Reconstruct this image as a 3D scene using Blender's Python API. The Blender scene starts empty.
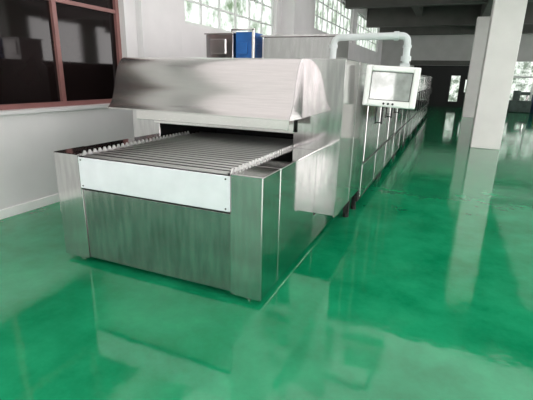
import bpy, math, random
from mathutils import Vector, Matrix
random.seed(4)
scene=bpy.context.scene
scene.view_settings.view_transform='Standard'
scene.view_settings.look='None'
COL=scene.collection
W={}  # world location by object name

# ---------------------------------------------------------------- materials
def newmat(name):
    m=bpy.data.materials.new(name); m.use_nodes=True
    return m,m.node_tree.nodes,m.node_tree.links,m.node_tree.nodes['Principled BSDF']
def plain(name,col,rough=.5,metal=0,var=.08,scale=3,bump=0,ior=None):
    m,n,l,b=newmat(name)
    tc=n.new('ShaderNodeTexCoord'); nz=n.new('ShaderNodeTexNoise'); nz.inputs['Scale'].default_value=scale; nz.inputs['Detail'].default_value=5
    l.new(tc.outputs['Object'],nz.inputs['Vector'])
    r=n.new('ShaderNodeValToRGB'); r.color_ramp.elements[0].position=.3; r.color_ramp.elements[1].position=.7
    r.color_ramp.elements[0].color=[c*(1-var) for c in col]+[1]; r.color_ramp.elements[1].color=[min(1,c*(1+var)) for c in col]+[1]
    l.new(nz.outputs['Fac'],r.inputs['Fac']); l.new(r.outputs['Color'],b.inputs['Base Color'])
    b.inputs['Roughness'].default_value=rough; b.inputs['Metallic'].default_value=metal
    if ior: b.inputs['IOR'].default_value=ior
    if bump:
        bp=n.new('ShaderNodeBump'); bp.inputs['Strength'].default_value=bump; bp.inputs['Distance'].default_value=.02
        l.new(nz.outputs['Fac'],bp.inputs['Height']); l.new(bp.outputs['Normal'],b.inputs['Normal'])
    return m
def steel(name,col=(.72,.72,.70),rough=.22,brush=(1,1,60),wave=.10,wscale=1.5,rvar=.04,streak=.96):
    m,n,l,b=newmat(name)
    tc=n.new('ShaderNodeTexCoord'); mp=n.new('ShaderNodeMapping'); mp.inputs['Scale'].default_value=brush
    l.new(tc.outputs['Object'],mp.inputs['Vector'])
    nz=n.new('ShaderNodeTexNoise'); nz.inputs['Scale'].default_value=4; nz.inputs['Detail'].default_value=4
    l.new(mp.outputs['Vector'],nz.inputs['Vector'])
    mr=n.new('ShaderNodeMapRange'); mr.inputs['To Min'].default_value=rough-rvar*.5; mr.inputs['To Max'].default_value=rough+rvar
    l.new(nz.outputs['Fac'],mr.inputs['Value']); l.new(mr.outputs['Result'],b.inputs['Roughness'])
    if wave:
        nw=n.new('ShaderNodeTexNoise'); nw.inputs['Scale'].default_value=wscale; nw.inputs['Detail'].default_value=0
        l.new(tc.outputs['Object'],nw.inputs['Vector'])
        bp=n.new('ShaderNodeBump'); bp.inputs['Strength'].default_value=wave; bp.inputs['Distance'].default_value=.06
        l.new(nw.outputs['Fac'],bp.inputs['Height']); l.new(bp.outputs['Normal'],b.inputs['Normal'])
    cr=n.new('ShaderNodeValToRGB'); cr.color_ramp.elements[0].position=.35; cr.color_ramp.elements[1].position=.65
    cr.color_ramp.elements[0].color=[c*streak for c in col]+[1]; cr.color_ramp.elements[1].color=list(col)+[1]
    l.new(nz.outputs['Fac'],cr.inputs['Fac']); l.new(cr.outputs['Color'],b.inputs['Base Color'])
    b.inputs['Metallic'].default_value=1
    return m
def emis(name,c1,c2,strength,scale=2.0,p0=.38,p1=.6):
    m,n,l,b=newmat(name)
    tc=n.new('ShaderNodeTexCoord'); nz=n.new('ShaderNodeTexNoise'); nz.inputs['Scale'].default_value=scale; nz.inputs['Detail'].default_value=8; nz.inputs['Roughness'].default_value=.65
    l.new(tc.outputs['Object'],nz.inputs['Vector'])
    r=n.new('ShaderNodeValToRGB'); r.color_ramp.elements[0].position=p0; r.color_ramp.elements[1].position=p1
    r.color_ramp.elements[0].color=list(c1)+[1]; r.color_ramp.elements[1].color=list(c2)+[1]
    l.new(nz.outputs['Fac'],r.inputs['Fac']); l.new(r.outputs['Color'],b.inputs['Emission Color'])
    b.inputs['Emission Strength'].default_value=strength
    b.inputs['Base Color'].default_value=(.05,.05,.05,1); b.inputs['Roughness'].default_value=.1
    return m
def floor_mat():
    m,n,l,b=newmat('green_epoxy')
    tc=n.new('ShaderNodeTexCoord')
    nz=n.new('ShaderNodeTexNoise'); nz.inputs['Scale'].default_value=1.6; nz.inputs['Detail'].default_value=9; nz.inputs['Roughness'].default_value=.68
    l.new(tc.outputs['Object'],nz.inputs['Vector'])
    r=n.new('ShaderNodeValToRGB'); e=r.color_ramp.elements
    e[0].position=.34; e[0].color=(.002,.215,.085,1); e[1].position=.68; e[1].color=(.018,.37,.165,1)
    l.new(nz.outputs['Fac'],r.inputs['Fac']); l.new(r.outputs['Color'],b.inputs['Base Color'])
    n2=n.new('ShaderNodeTexNoise'); n2.inputs['Scale'].default_value=3.6; n2.inputs['Detail'].default_value=7
    l.new(tc.outputs['Object'],n2.inputs['Vector'])
    mr=n.new('ShaderNodeMapRange'); mr.inputs['From Min'].default_value=.35; mr.inputs['From Max'].default_value=.7; mr.inputs['To Min'].default_value=.03; mr.inputs['To Max'].default_value=.11
    l.new(n2.outputs['Fac'],mr.inputs['Value']); l.new(mr.outputs['Result'],b.inputs['Roughness'])
    bp=n.new('ShaderNodeBump'); bp.inputs['Strength'].default_value=.11; bp.inputs['Distance'].default_value=.02
    l.new(n2.outputs['Fac'],bp.inputs['Height']); l.new(bp.outputs['Normal'],b.inputs['Normal'])
    b.inputs['IOR'].default_value=1.70
    return m
M_floor=floor_mat()
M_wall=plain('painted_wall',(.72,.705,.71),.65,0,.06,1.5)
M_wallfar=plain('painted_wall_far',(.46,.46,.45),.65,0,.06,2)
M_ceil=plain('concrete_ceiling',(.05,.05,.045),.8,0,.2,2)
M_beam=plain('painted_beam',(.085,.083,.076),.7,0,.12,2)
M_col=plain('column_paint',(.86,.83,.81),.5,0,.04,2)
M_steel=steel('stainless_sheet',(.78,.75,.74),.15)
M_hood=steel('stainless_hood',(.70,.675,.66),.22,(1,30,30),0,1.2,.04,.93)
M_side=steel('stainless_side',(.60,.58,.58),.08,(8,8,1),.10,1.5,.03,.86)
M_cab=steel('stainless_cabinet',(.61,.59,.59),.10,(8,8,1),.12,2.0,.04,.82)
M_brush=steel('brushed_stainless_front',(.46,.445,.445),.16,(6,6,1),.14,1.5,.05,.72)
M_end=steel('stainless_hood_end',(.46,.44,.44),.24,(6,6,1),.0,1.5,.05,.92)
M_roofbox=steel('stainless_roof_box',(.46,.445,.445),.13,(6,6,1),.10,1.5,.05,.85)
M_film=plain('protective_white_film',(.86,.87,.92),.25,.15,.05,6,.12)
M_rod=steel('belt_wire_steel',(.60,.59,.58),.28,(40,1,1),.1)
M_link=plain('bright_chain_link_steel',(.78,.78,.77),.35,.6,.05,8)
M_bed=plain('belt_dark_mesh',(.015,.015,.017),.5,.3,.2,30)
M_dark=plain('shade_dark_metal',(.012,.012,.012),.6,.2)  # near-black colour for shade in the tunnel, far doorway and beneath the oven
M_seam=plain('dark_seam_metal',(.025,.025,.025),.45,.5)
M_black=plain('black_rubber',(.015,.015,.015),.5)
M_blue=plain('blue_motor_paint',(.012,.11,.36),.35,0,.15,8)
M_white=plain('white_powder_coat',(.88,.88,.86),.35,0,.03,4)
M_pipe=plain('grey_pipe_paint',(.58,.62,.62),.3,0,.04,6)
M_screen=plain('glossy_screen',(.36,.37,.36),.04,.2,.5,6)  # strong light and dark mottle stands in for reflections on the screen
M_glass1=plain('dark_window_glass',(.008,.005,.005),.05,0,.5,1.2,0,1.33)
M_frame1=plain('brown_window_frame',(.26,.12,.11),.4,0,.1,4)
M_frame2=plain('white_window_frame',(.7,.72,.7),.5,0,.05,4)
M_day=emis('daylight_panes',(.14,.22,.12),(.95,1,.97),1.5,2.6,.36,.60)
M_out=emis('daylight_yard',(.12,.18,.12),(.85,.92,.85),1.2,2.4,.42,.56)
M_mach=plain('dark_green_machine_paint',(.05,.08,.07),.5,.2,.3,5)
M_crate=plain('wooden_crate_board',(.42,.33,.22),.7,0,.2,8)
M_drum=plain('dark_blue_drum_paint',(.03,.06,.14),.4,.1,.2,5)

# ---------------------------------------------------------------- mesh helpers
def link(o,parent=None,loc=(0,0,0)):
    COL.objects.link(o); loc=Vector(loc); W[o.name]=loc
    if parent is not None:
        o.parent=parent; o.location=loc-W[parent.name]
    else: o.location=loc
    return o
def mesh(name,verts,faces,mat,parent=None,origin=None,bevel=0,smooth=False,seg=2):
    if origin is None:
        xs=[v[0] for v in verts]; ys=[v[1] for v in verts]; zs=[v[2] for v in verts]
        origin=((min(xs)+max(xs))/2,(min(ys)+max(ys))/2,min(zs))
    o3=Vector(origin)
    me=bpy.data.meshes.new(name); me.from_pydata([Vector(v)-o3 for v in verts],[],faces); me.update()
    me.materials.append(mat)
    if smooth:
        for p in me.polygons: p.use_smooth=True
    o=bpy.data.objects.new(name,me); link(o,parent,o3)
    if bevel:
        bm=o.modifiers.new('bevel','BEVEL'); bm.width=bevel; bm.segments=seg; bm.limit_method='ANGLE'
    return o
def bx(lo,hi):
    x0,y0,z0=lo; x1,y1,z1=hi
    return [(x0,y0,z0),(x1,y0,z0),(x1,y1,z0),(x0,y1,z0),(x0,y0,z1),(x1,y0,z1),(x1,y1,z1),(x0,y1,z1)]
BF=[(0,3,2,1),(4,5,6,7),(0,1,5,4),(1,2,6,5),(2,3,7,6),(3,0,4,7)]
def boxes(name,bl,mat,parent=None,bevel=0,origin=None):
    V=[];F=[]
    for lo,hi in bl:
        k=len(V); V+=bx(lo,hi); F+=[tuple(i+k for i in f) for f in BF]
    return mesh(name,V,F,mat,parent,origin,bevel)
def box(name,lo,hi,mat,parent=None,bevel=0.004): return boxes(name,[(lo,hi)],mat,parent,bevel)
def cylgeo(p0,p1,r,n=16,r2=None,cap=True):
    p0=Vector(p0);p1=Vector(p1);d=(p1-p0).normalized()
    a=Vector((0,0,1)) if abs(d.z)<.9 else Vector((1,0,0)); u=d.cross(a).normalized(); v=d.cross(u)
    r2=r if r2 is None else r2
    V=[];F=[]
    for i in range(n):
        t=2*math.pi*i/n; q=u*math.cos(t)+v*math.sin(t)
        V.append(tuple(p0+q*r)); V.append(tuple(p1+q*r2))
    for i in range(n):
        j=(i+1)%n; F.append((2*i,2*i+1,2*j+1,2*j))
    if cap: F.append(tuple(2*i for i in range(n))); F.append(tuple(2*i+1 for i in reversed(range(n))))
    return V,F
def merge(gl):
    V=[];F=[]
    for v,f in gl:
        k=len(V); V+=list(v); F+=[tuple(i+k for i in q) for q in f]
    return V,F
def tube(path,r,n=14):
    P=[Vector(p) for p in path]; Q=[P[0]]
    for i in range(1,len(P)-1):
        a,b,c=P[i-1],P[i],P[i+1]; R=min(.07,(b-a).length*.45,(c-b).length*.45)
        s=b+(a-b).normalized()*R; e=b+(c-b).normalized()*R
        for k in range(7):
            t=k/6; Q.append(s*(1-t)**2+b*2*t*(1-t)+e*t*t)
    Q.append(P[-1]); V=[];F=[]
    ref=Vector((0,1,0))
    for i,q in enumerate(Q):
        d=(Q[min(i+1,len(Q)-1)]-Q[max(i-1,0)]).normalized()
        u=d.cross(ref).normalized(); v=d.cross(u)
        for k in range(n):
            t=2*math.pi*k/n; V.append(tuple(q+u*r*math.cos(t)+v*r*math.sin(t)))
    for i in range(len(Q)-1):
        for k in range(n):
            j=(k+1)%n; F.append((i*n+k,i*n+j,(i+1)*n+j,(i+1)*n+k))
    F.append(tuple(range(n))); F.append(tuple(reversed(range((len(Q)-1)*n,len(Q)*n))))
    return V,F
def empty(name,loc,parent=None):
    o=bpy.data.objects.new(name,None); o.empty_display_size=.2; return link(o,parent,loc)
def struct(o,**k):
    o["kind"]="structure"; return o
def tag(o,label,cat,group=None):
    o["label"]=label; o["category"]=cat
    if group: o["group"]=group

# ---------------------------------------------------------------- room
XL=-4.15; YB=27.0; XR=12.0; YF=-8.0; ZC=4.7
struct(box('floor',(XL-.3,YF-.3,-.2),(XR+.3,YB+.3,0),M_floor,bevel=0))
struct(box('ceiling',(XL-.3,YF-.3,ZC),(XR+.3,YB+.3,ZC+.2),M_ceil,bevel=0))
wins=[(.6,4.72,1.1,3.3),(6.15,10.1,2.30,3.9),(13.2,18.6,2.95,4.3),(19.4,25.5,2.95,4.3)]
bl=[];yc=YF
for (a,b,z0,z1) in wins:
    bl.append(((XL-.25,yc,0),(XL,a,ZC)))
    bl.append(((XL-.25,a,0),(XL,b,z0))); bl.append(((XL-.25,a,z1),(XL,b,ZC))); yc=b
bl.append(((XL-.25,yc,0),(XL,YB,ZC)))
struct(boxes('wall_left',bl,M_wall))
# right wall and the wall behind the viewer: big openings to the overcast yard
bl=[((XR,YF,0),(XR+.2,YB,.9)),((XR,YF,4.2),(XR+.2,YB,ZC))]
y=YF
while y<YB-1:
    bl.append(((XR,y,.9),(XR+.2,y+1.2,4.2))); y+=4.6
struct(boxes('wall_right',bl,M_wall))
bl=[((XL,YF-.2,3.9),(XR,YF,ZC)),((XL,YF-.2,0),(-2.6,YF,3.9)),((-.2,YF-.2,0),(1.6,YF,3.9)),((5.5,YF-.2,0),(7.5,YF,3.9)),((1.6,YF-.2,0),(5.5,YF,1.0))]
struct(boxes('wall_front',bl,M_wall))
def window(i,a,b,z0,z1,nv,hz,frame,glass,fw=.06,fm=None):
    fm=fm or fw
    xx=XL-.14; fl=[((xx-.03,a,z0),(xx+.05,a+fw,z1)),((xx-.03,b-fw,z0),(xx+.05,b,z1)),((xx-.03,a+fw,z0),(xx+.05,b-fw,z0+fw)),((xx-.03,a+fw,z1-fw),(xx+.05,b-fw,z1))]
    for k in range(1,nv):
        y=a+(b-a)*k/nv; fl.append(((xx-.025,y-fm*.5,z0+fw),(xx+.045,y+fm*.5,z1-fw)))
    for h in hz: fl.append(((xx-.02,a+fw,h-fm*.4),(xx+.04,b-fw,h+fm*.4)))
    o=struct(boxes('window_%d'%i,fl,frame,bevel=0))
    g=boxes('window_glass',[((xx-.005,a+fw*.5,z0+fw*.5),(xx+.005,b-fw*.5,z1-fw*.5))],glass,o)
    return o
window(1,*wins[0],4,[2.28],M_frame1,M_glass1,.055)
window(2,*wins[1],6,[2.7,3.1,3.5],M_frame2,M_day,.06,.04)
window(3,*wins[2],9,[3.4,3.85],M_frame2,M_day,.06,.045)
window(4,*wins[3],9,[3.4,3.85],M_frame2,M_day,.06,.045)
struct(box('trim_1',(XL,.5,1.06),(XL+.03,4.8,1.10),M_wall))
struct(box('trim_2',(XL,4.95,0),(XL+.10,5.9,ZC),M_wall))
struct(box('trim_3',(XL,10.4,0),(XL+.35,11.9,ZC),M_wall))
struct(box('baseboard_left',(XL,YF,0),(XL+.02,YB,.10),M_white))
# far wall
holes=[(-2.2,1.15,0,2.35),(1.75,7.5,0,2.6)]
bl=[];xc=XL
for (a,b,z0,z1) in holes:
    bl.append(((xc,YB,0),(a,YB+.25,ZC)))
    bl.append(((a,YB,z1),(b,YB+.25,ZC))); xc=b
bl.append(((xc,YB,0),(XR,YB+.25,ZC)))
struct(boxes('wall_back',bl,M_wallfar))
struct(boxes('doorway_shade_1',[((-2.2,YB+.2,0),(1.15,YB+.24,2.35))],M_dark))  # dark sheet stands in for the unlit space beyond the opening
struct(boxes('window_7',[((-.05,YB+.17,.35),(.42,YB+.195,1.8)),((.72,YB+.17,.9),(.95,YB+.195,1.6))],M_out))
struct(boxes('window_5',[((1.75,YB+.18,0),(7.5,YB+.2,2.6))],M_out))
fl=[((x,YB+.08,0),(x+.08,YB+.15,2.6)) for x in (1.75,2.9,4.05,5.2,6.35)]+[((1.83,YB+.09,1.75),(7.5,YB+.14,1.85))]
struct(boxes('window_6',fl,M_frame2))
for i,y in enumerate([3.5,8,12.5,17,21.5,25.5]):
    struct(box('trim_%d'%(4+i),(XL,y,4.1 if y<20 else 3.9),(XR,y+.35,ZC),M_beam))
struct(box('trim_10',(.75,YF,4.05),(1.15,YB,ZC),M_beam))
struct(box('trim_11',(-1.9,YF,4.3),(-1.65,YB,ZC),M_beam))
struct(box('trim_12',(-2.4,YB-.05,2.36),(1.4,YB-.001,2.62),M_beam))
for k,(x,y) in enumerate([(.92,11.1),(.92,20.5),(6.5,11.1),(6.5,2.0),(6.5,20)]):
    o=empty('column',(x,y,0))
    box('shaft',(x-.31,y-.31,0),(x+.31,y+.31,4.05 if x<2 else 3.9),M_col,o,.015)
    tag(o,'square off-white painted concrete column standing on the green floor','column','hall columns')

# ---------------------------------------------------------------- tunnel oven
OV=empty('tunnel_oven',(-1.9,3.45,0))
tag(OV,'long stainless steel tunnel oven with mesh infeed conveyor and curved hood','oven')
X0,X1=-3.0,-.80; YO=3.43; ZT=1.65
TX0,TX1=-2.79,-.99; PX0,PX1=-2.53,-1.22; YT=2.26; TZ=.90
IN=empty('infeed_conveyor',((TX0+TX1)/2,YT,0),OV)
for (a,b) in ((TX0,PX0),(PX1,TX1)):
    box('corner_post',(a,YT,.035),(b,YT+.30,TZ),M_cab,IN,.006)
    box('side_cabinet',(a+.003,YT+.312,.035),(b-.003,YO-.002,TZ-.003),M_side,IN,.005)
    box('cabinet_core',(a+.012,YT+.298,.05),(b-.012,YT+.316,TZ-.01),M_dark,IN,0)
    box('lower_side_panel',(a+.003,YO+.002,.035),(b-.003,4.25,.298),M_side,IN,.004)
    for y in (YT+.08,YO-.1):
        V,F=merge([cylgeo(((a+b)/2,y,0),((a+b)/2,y,.012),.035),cylgeo(((a+b)/2,y,.012),((a+b)/2,y,.04),.012)])
        mesh('levelling_foot',V,F,M_steel,IN)
box('front_cover_plate',(PX0+.002,YT-.006,.640),(PX1-.002,YT+.008,.882),M_film,IN,.004)
boxes('front_cover_edge',[((PX0,YT+.002,.625),(PX1,YT+.03,.637))],M_seam,IN,.002)
box('front_panel',(PX0+.002,YT+.012,.05),(PX1-.002,YT+.04,.622),M_brush,IN,.002)
for x in (PX0+.03,PX1-.03):
    for z in (.862,.66):
        V,F=cylgeo((x,YT-.011,z),(x,YT-.006,z),.006,8); mesh('rivet',V,F,M_black,IN)
# belt: raised cross rods on dark woven mesh, wrapping over the front roller
RY,RZ,RR=YT+.055,.847,.043
gl=[];y=RY
while y<YO+.55:
    gl.append(cylgeo((PX0+.035,y,.890),(PX1-.035,y,.890),.0095,8)); y+=.076
for t in (30,60,90):
    a=math.radians(t); gl.append(cylgeo((PX0+.035,RY-(RR+.002)*math.sin(a),RZ+(RR+.002)*math.cos(a)),(PX1-.035,RY-(RR+.002)*math.sin(a),RZ+(RR+.002)*math.cos(a)),.007,8))
V,F=merge(gl); mesh('belt_rod',V,F,M_rod,IN)["kind"]="stuff"
box('mesh_belt',(PX0+.03,RY,.80),(PX1-.03,YO+.55,.889),M_bed,IN,0)
V,F=cylgeo((PX0+.02,RY,RZ),(PX1-.02,RY,RZ),RR-.002,24); mesh('drive_roller',V,F,M_bed,IN)
for sx in (PX0+.012,PX1-.012):
    V=[];F=[];y=YT+.03;st=.052
    while y<YO+.3:
        b0=len(V)
        for dx in (-.006,.006):
            V+= [(sx+dx,y,.885),(sx+dx,y+st*.98,.885),(sx+dx,y+st*.60,.922),(sx+dx,y+st*.40,.922)]
        F+=[(b0,b0+1,b0+2,b0+3),(b0+7,b0+6,b0+5,b0+4),(b0,b0+4,b0+5,b0+1),(b0+1,b0+5,b0+6,b0+2),(b0+2,b0+6,b0+7,b0+3),(b0+3,b0+7,b0+4,b0)]
        y+=st
    mesh('belt_edge_link',V,F,M_link,IN)["kind"]="stuff"

# first module with opening
OX0,OX1=-2.66,-1.22
MH=empty('oven_head_module',((X0+X1)/2,YO,.3),OV)
boxes('front_panel',[((X0,YO,.32),(OX0,YO+.02,1.16)),((OX1,YO,.32),(X1,YO+.02,ZT)),((OX0,YO,1.05),(OX1,YO+.02,1.16)),((OX0,YO,.32),(OX1,YO+.02,.80))],M_cab,MH,.003)
box('side_panel',(X1-.02,YO+.021,.30),(X1,3.975,ZT),M_side,MH,.003)
box('side_panel',(X1-.02,3.995,.30),(X1,4.60,ZT),M_side,MH,.003)
box('side_panel',(X0,YO+.021,.30),(X0+.02,4.60,ZT),M_side,MH,.003)
box('top_panel',(X0+.021,YO+.021,ZT-.02),(X1-.021,4.60,ZT),M_steel,MH,.003)
box('bottom_panel',(X0+.021,YO+.021,.32),(X1-.021,4.60,.34),M_seam,MH,.003)
box('underside_shade_block',(PX0+.01,YO+.15,.02),(PX1-.01,4.59,.315),M_dark,MH,0)  # added dark block, stands in for shade under the head module
boxes('tunnel_lining',[((OX0,YO+.021,1.08),(OX1,4.58,1.09)),((OX0-.01,YO+.021,.80),(OX0,4.58,1.09)),((OX1,YO+.021,.80),(OX1+.01,4.58,1.09)),((OX0,4.57,.80),(OX1,4.58,1.09)),((X1-.06,YO+.03,.35),(X1-.025,4.59,1.6))],M_dark,MH)  # near-black colour puts the shade inside the tunnel mouth
box('entry_flap',(OX0-.02,YO-.06,1.03),(OX1+.02,YO-.052,1.158),M_steel,MH,.002)
# hood: rolled sheet canopy, rounded front sweeping down to a thin lip
ctrl=[(3.42,1.65),(3.35,1.649),(3.275,1.634),(3.20,1.60),(3.135,1.55),(3.085,1.485),(3.043,1.415),(3.008,1.345),(2.965,1.285),(2.91,1.235),(2.84,1.20)]
prof=[]
def cr_(p0,p1,p2,p3,t):
    return .5*((2*p1)+(-p0+p2)*t+(2*p0-5*p1+4*p2-p3)*t*t+(-p0+3*p1-3*p2+p3)*t**3)
for i in range(len(ctrl)-1):
    a=ctrl[max(i-1,0)];b=ctrl[i];c=ctrl[i+1];d=ctrl[min(i+2,len(ctrl)-1)]
    for k in range(6):
        t=k/6; prof.append((cr_(a[0],b[0],c[0],d[0],t),cr_(a[1],b[1],c[1],d[1],t)))
prof.append(ctrl[-1])
prof=[(a,b,min(1,max(0,(3.42-a)/.58))) for a,b in prof]
def hx0(s): return -3.0+.25*s
def hx1(s): return -1.15+.10*s
full=[(YO,ZT,0)]+prof+[(2.84,1.190,1),(2.90,1.188,.90),(YO,1.16,.0)]
n=len(full)
V=[(hx0(s),a,b+.01*s) for a,b,s in full]+[(hx1(s),a,b) for a,b,s in full]
F=[(i,(i+1)%n,(i+1)%n+n,i+n) for i in range(n)]
hd=mesh('hood',V,F,M_hood,OV)
for p in hd.data.polygons: p.use_smooth=True
ed=hd.modifiers.new('es','EDGE_SPLIT'); ed.split_angle=math.radians(40)
for fn,sg,dz in ((hx0,1,.01),(hx1,-1,0)):
    V=[(fn(s),a,b+dz*s) for a,b,s in full]+[(fn(s)-sg*.004,a,b+dz*s) for a,b,s in full]
    F=[tuple(range(n)),tuple(reversed(range(n,2*n)))]+[(i,i+n,(i+1)%n+n,(i+1)%n) for i in range(n)]
    mesh('hood_end_plate',V,F,M_end,OV)
box('hood_inner_lip',(OX0-.04,3.14,1.085),(OX1+.06,3.152,1.172),M_steel,OV,.003)
# body modules
ys=4.6; nm=8; L=(20.2-ys)/nm
def module(y0,y1):
    e=empty('oven_module',((X0+X1)/2,(y0+y1)/2,0),OV)
    a,b=y0+.012,y1-.012
    box('body',(X0+.02,a,.19),(X1-.02,b,ZT-.02),M_seam,e,.004)
    boxes('top_cover',[((X0,a,ZT-.019),(X1,b,ZT))],M_steel,e,.003)
    m=(a+b)/2
    for (p,q) in ((a+.026,m-.026),(m+.026,b-.026)):
        box('door_panel',(X1-.019,p,.60),(X1+.006,q,ZT-.045),M_side,e,.006)
        box('lower_panel',(X1-.019,p,.18),(X1-.002,q,.565),M_cab,e,.004)
        V,F=merge([cylgeo((X1+.045,q-.10,.95),(X1+.045,q-.10,1.2),.012,8),cylgeo((X1+.006,q-.10,.97),(X1+.045,q-.10,.97),.008,8),cylgeo((X1+.006,q-.10,1.18),(X1+.045,q-.10,1.18),.008,8)])
        mesh('handle',V,F,M_black,e)
    box('lower_rail',(X1-.06,a,.13),(X1-.02,b,.189),M_seam,e,.004)
    box('underside_shade_block',(X0+.2,y0,.02),(X1-.20,y1,.188),M_dark,e,0)  # added dark block, hides bright gaps and stands in for shade below
    for x in (X0+.08,X1-.08):
        for y in (a+.12,b-.12):
            V,F=merge([(bx((x-.025,y-.025,.05),(x+.018,y+.025,.19)),BF),cylgeo((x,y,0),(x,y,.05),.03,12)])
            mesh('leg',V,F,M_seam,e)  # dark colour puts the shade under the oven into the legs
for k in range(nm): module(ys+k*L,ys+(k+1)*L)
for x in (X0+.08,X1-.10):
    V,F=merge([(bx((x-.03,4.38,.05),(x+.03,4.44,.32)),BF),cylgeo((x,4.41,0),(x,4.41,.05),.035,12)]); mesh('leg',V,F,M_seam,MH)  # legs coloured dark for the shade beneath the oven

# exhaust box and fan on top
EX=empty('exhaust_box',(-1.6,4.75,ZT),OV)
box('box_shell',(-2.0,4.5,ZT),(-1.17,5.1,1.92),M_roofbox,EX,.006)
box('lid',(-2.03,4.47,1.92),(-1.14,5.13,1.94),M_cab,EX,.004)
FM=empty('circulation_fan',(-2.4,4.6,ZT),OV)
box('fan_housing',(-2.70,4.42,ZT),(-2.345,4.8,1.95),M_cab,FM,.006)
boxes('fan_flange',[((-2.72,4.41,1.951),(-2.34,4.81,1.965)),((-2.64,4.405,1.74),(-2.44,4.42,1.90)),((-2.10,4.40,1.66),(-2.07,4.43,2.0)),((-2.36,4.40,1.97),(-2.335,4.43,2.0)),((-2.36,4.40,1.985),(-2.07,4.43,2.005))],M_steel,FM,.003)
boxes('motor',[((-2.325,4.45,1.67),(-2.115,4.73,1.975)),((-2.28,4.425,1.74),(-2.17,4.45,1.86))]+[((-2.33,4.47,1.70+.03*k),(-2.106,4.71,1.712+.03*k)) for k in range(9)],M_blue,FM,.004)

# ---------------------------------------------------------------- control panel on arm
CP=empty('control_panel',(-1.06,4.0,ZT))
tag(CP,'white framed touch screen control box hanging from a bent pipe arm','control panel')
V,F=merge([tube([(-1.06,4.0,ZT+.015),(-1.06,4.0,1.86),(-.40,4.0,1.87),(-.40,4.0,1.64)],.030),cylgeo((-1.06,4,ZT+.001),(-1.06,4,ZT+.018),.07,20),cylgeo((-.40,4,1.70),(-.40,4,1.66),.044,20),cylgeo((-.52,4,1.868),(-.48,4,1.869),.038,20),cylgeo((-1.06,4,1.77),(-1.06,4,1.80),.038,20),cylgeo((-.40,4,1.79),(-.40,4,1.77),.038,20)])
mesh('support_arm',V,F,M_pipe,CP,smooth=False)
PB=empty('screen_box',(-.50,3.97,1.435),CP)
px0,px1,pz0,pz1=-.235,.235,-.18,.18
def lbg(name,V,F,mat,bev=0):
    me=bpy.data.meshes.new(name); me.from_pydata(V,[],F); me.materials.append(mat); o=bpy.data.objects.new(name,me); COL.objects.link(o); o.parent=PB; W[o.name]=W[PB.name]
    if bev: m=o.modifiers.new('b','BEVEL'); m.width=bev; m.segments=2
    return o
def lb(name,bl,mat,bev=.004):
    V=[];F=[]
    for lo,hi in bl:
        k=len(V); V+=bx(lo,hi); F+=[tuple(i+k for i in f) for f in BF]
    return lbg(name,V,F,mat,bev)
lb('housing',[((px0,0,pz0),(px1,.15,pz1))],M_white,.012)
lb('bezel',[((px0+.005,-.025,pz0+.005),(px0+.055,0,pz1-.005)),((px1-.055,-.025,pz0+.005),(px1-.005,0,pz1-.005)),((px0+.055,-.025,pz0+.005),(px1-.055,0,pz0+.06)),((px0+.055,-.025,pz1-.05),(px1-.055,0,pz1-.005))],M_white,.01)
lb('gasket',[((px0+.056,-.010,pz0+.061),(px1-.056,-.001,pz1-.051))],M_black,0)
lb('screen',[((px0+.062,-.014,pz0+.067),(px1-.062,-.0105,pz1-.057))],M_screen,0)
for x in (-.04,.0,.04):
    V,F=cylgeo((x,-.026,pz0+.032),(x,-.034,pz0+.032),.010,14); lbg('button',V,F,M_black)
lb('hanger',[((.05,.03,pz1-.01),(.13,.09,pz1+.03))],M_pipe,.003)
PB.rotation_euler=(0,math.radians(2.5),math.radians(4))

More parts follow.
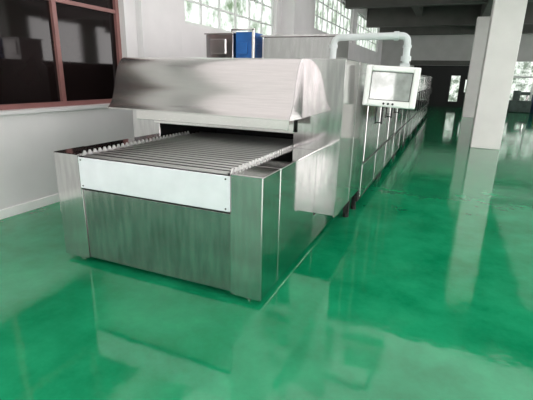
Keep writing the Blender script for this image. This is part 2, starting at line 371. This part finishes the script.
# ---------------------------------------------------------------- far things
for (x,y,h) in ((3.4,25.5,1.1),(5.0,25.2,1.4)):
    e=empty('floor_machine',(x,y,0)); tag(e,'dark painted workshop machine near the bright far windows','machine','machines at the far end')
    boxes('base',[((x-.5,y-.3,0),(x+.5,y+.3,h*.55))],M_mach,e,.03)
    boxes('head',[((x-.35,y-.2,h*.56),(x-.05,y+.2,h)),((x-.05,y-.1,h*.8),(x+.4,y+.1,h*.95))],M_mach,e,.02)
    V,F=cylgeo((x+.3,y,h*.56),(x+.3,y,h*.8),.06,12); mesh('spindle',V,F,M_steel,e)
def crate(x,y,z,s):
    bl=[((x-s,y-s,z),(x+s,y+s,z+.02))]
    for k in range(4):
        h=z+.03+k*.14; bl+=[((x-s,y-s,h),(x+s,y-s+.02,h+.11)),((x-s,y+s-.02,h),(x+s,y+s,h+.11)),((x-s,y-s+.02,h),(x-s+.02,y+s-.02,h+.11)),((x+s-.02,y-s+.02,h),(x+s,y+s-.02,h+.11))]
    bl+=[((x+i*(s-.03)-.03,y+j*(s+.012)-.012,z),(x+i*(s-.03)+.03,y+j*(s+.012)+.012,z+.58)) for i in (-1,1) for j in (-1,1)]
    o=boxes('wooden_crate',bl,M_crate); tag(o,'slatted wooden crate on the floor by the far windows','crate','crates at the far end')
crate(2.35,24.6,0,.3); crate(4.2,23.6,0,.32)
for (x,y) in ((2.6,25.9),(4.25,25.9)):
    V,F=merge([cylgeo((x,y,0),(x,y,.9),.29,20),cylgeo((x,y,.3),(x,y,.33),.30,20),cylgeo((x,y,.6),(x,y,.63),.30,20),cylgeo((x,y,.88),(x,y,.91),.30,20)])
    o=mesh('steel_drum',V,F,M_drum); tag(o,'dark blue ribbed steel drum by the far windows','drum','drums at the far end')

# ---------------------------------------------------------------- lights
w=bpy.data.worlds.new('world'); scene.world=w; w.use_nodes=True
w.node_tree.nodes['Background'].inputs['Color'].default_value=(1,.965,.955,1); w.node_tree.nodes['Background'].inputs['Strength'].default_value=7.0
def area(name,loc,rot,sx,sy,e,col=(1,1,1)):
    l=bpy.data.lights.new(name,'AREA'); l.shape='RECTANGLE'; l.size=sx; l.size_y=sy; l.energy=e; l.color=col
    o=bpy.data.objects.new(name,l); o.location=loc; o.rotation_euler=rot; COL.objects.link(o)
area('overhead_fill',(3.9,1.0,4.0),(0,0,0),15,15,760,(1,.955,.945))  # added broad fill above and behind the view, no lamp fitting there
area('hall_fill',(5.5,18.0,4.0),(0,0,0),6,14,80,(1,.955,.945))  # added soft fill for the deep end of the hall, no fitting

# ---------------------------------------------------------------- camera
f=410;p=math.radians(16.76);yw=math.radians(23.08);ro=math.radians(1.4)
F_=Vector((-math.sin(yw),math.cos(yw),0)); R=Vector((math.cos(yw),math.sin(yw),0)); Z=Vector((0,0,1))
fw=F_*math.cos(p)-Z*math.sin(p); up=F_*math.sin(p)+Z*math.cos(p)
r2=R*math.cos(ro)+up*math.sin(ro); u2=-R*math.sin(ro)+up*math.cos(ro)
cam=bpy.data.cameras.new('camera'); cam.sensor_width=36; cam.lens=f*36/533; cam.clip_end=200
co=bpy.data.objects.new('camera',cam); COL.objects.link(co)
m=Matrix((r2,u2,-fw)).transposed().to_4x4(); m.translation=Vector((0,0,1.5)); co.matrix_world=m
scene.camera=co
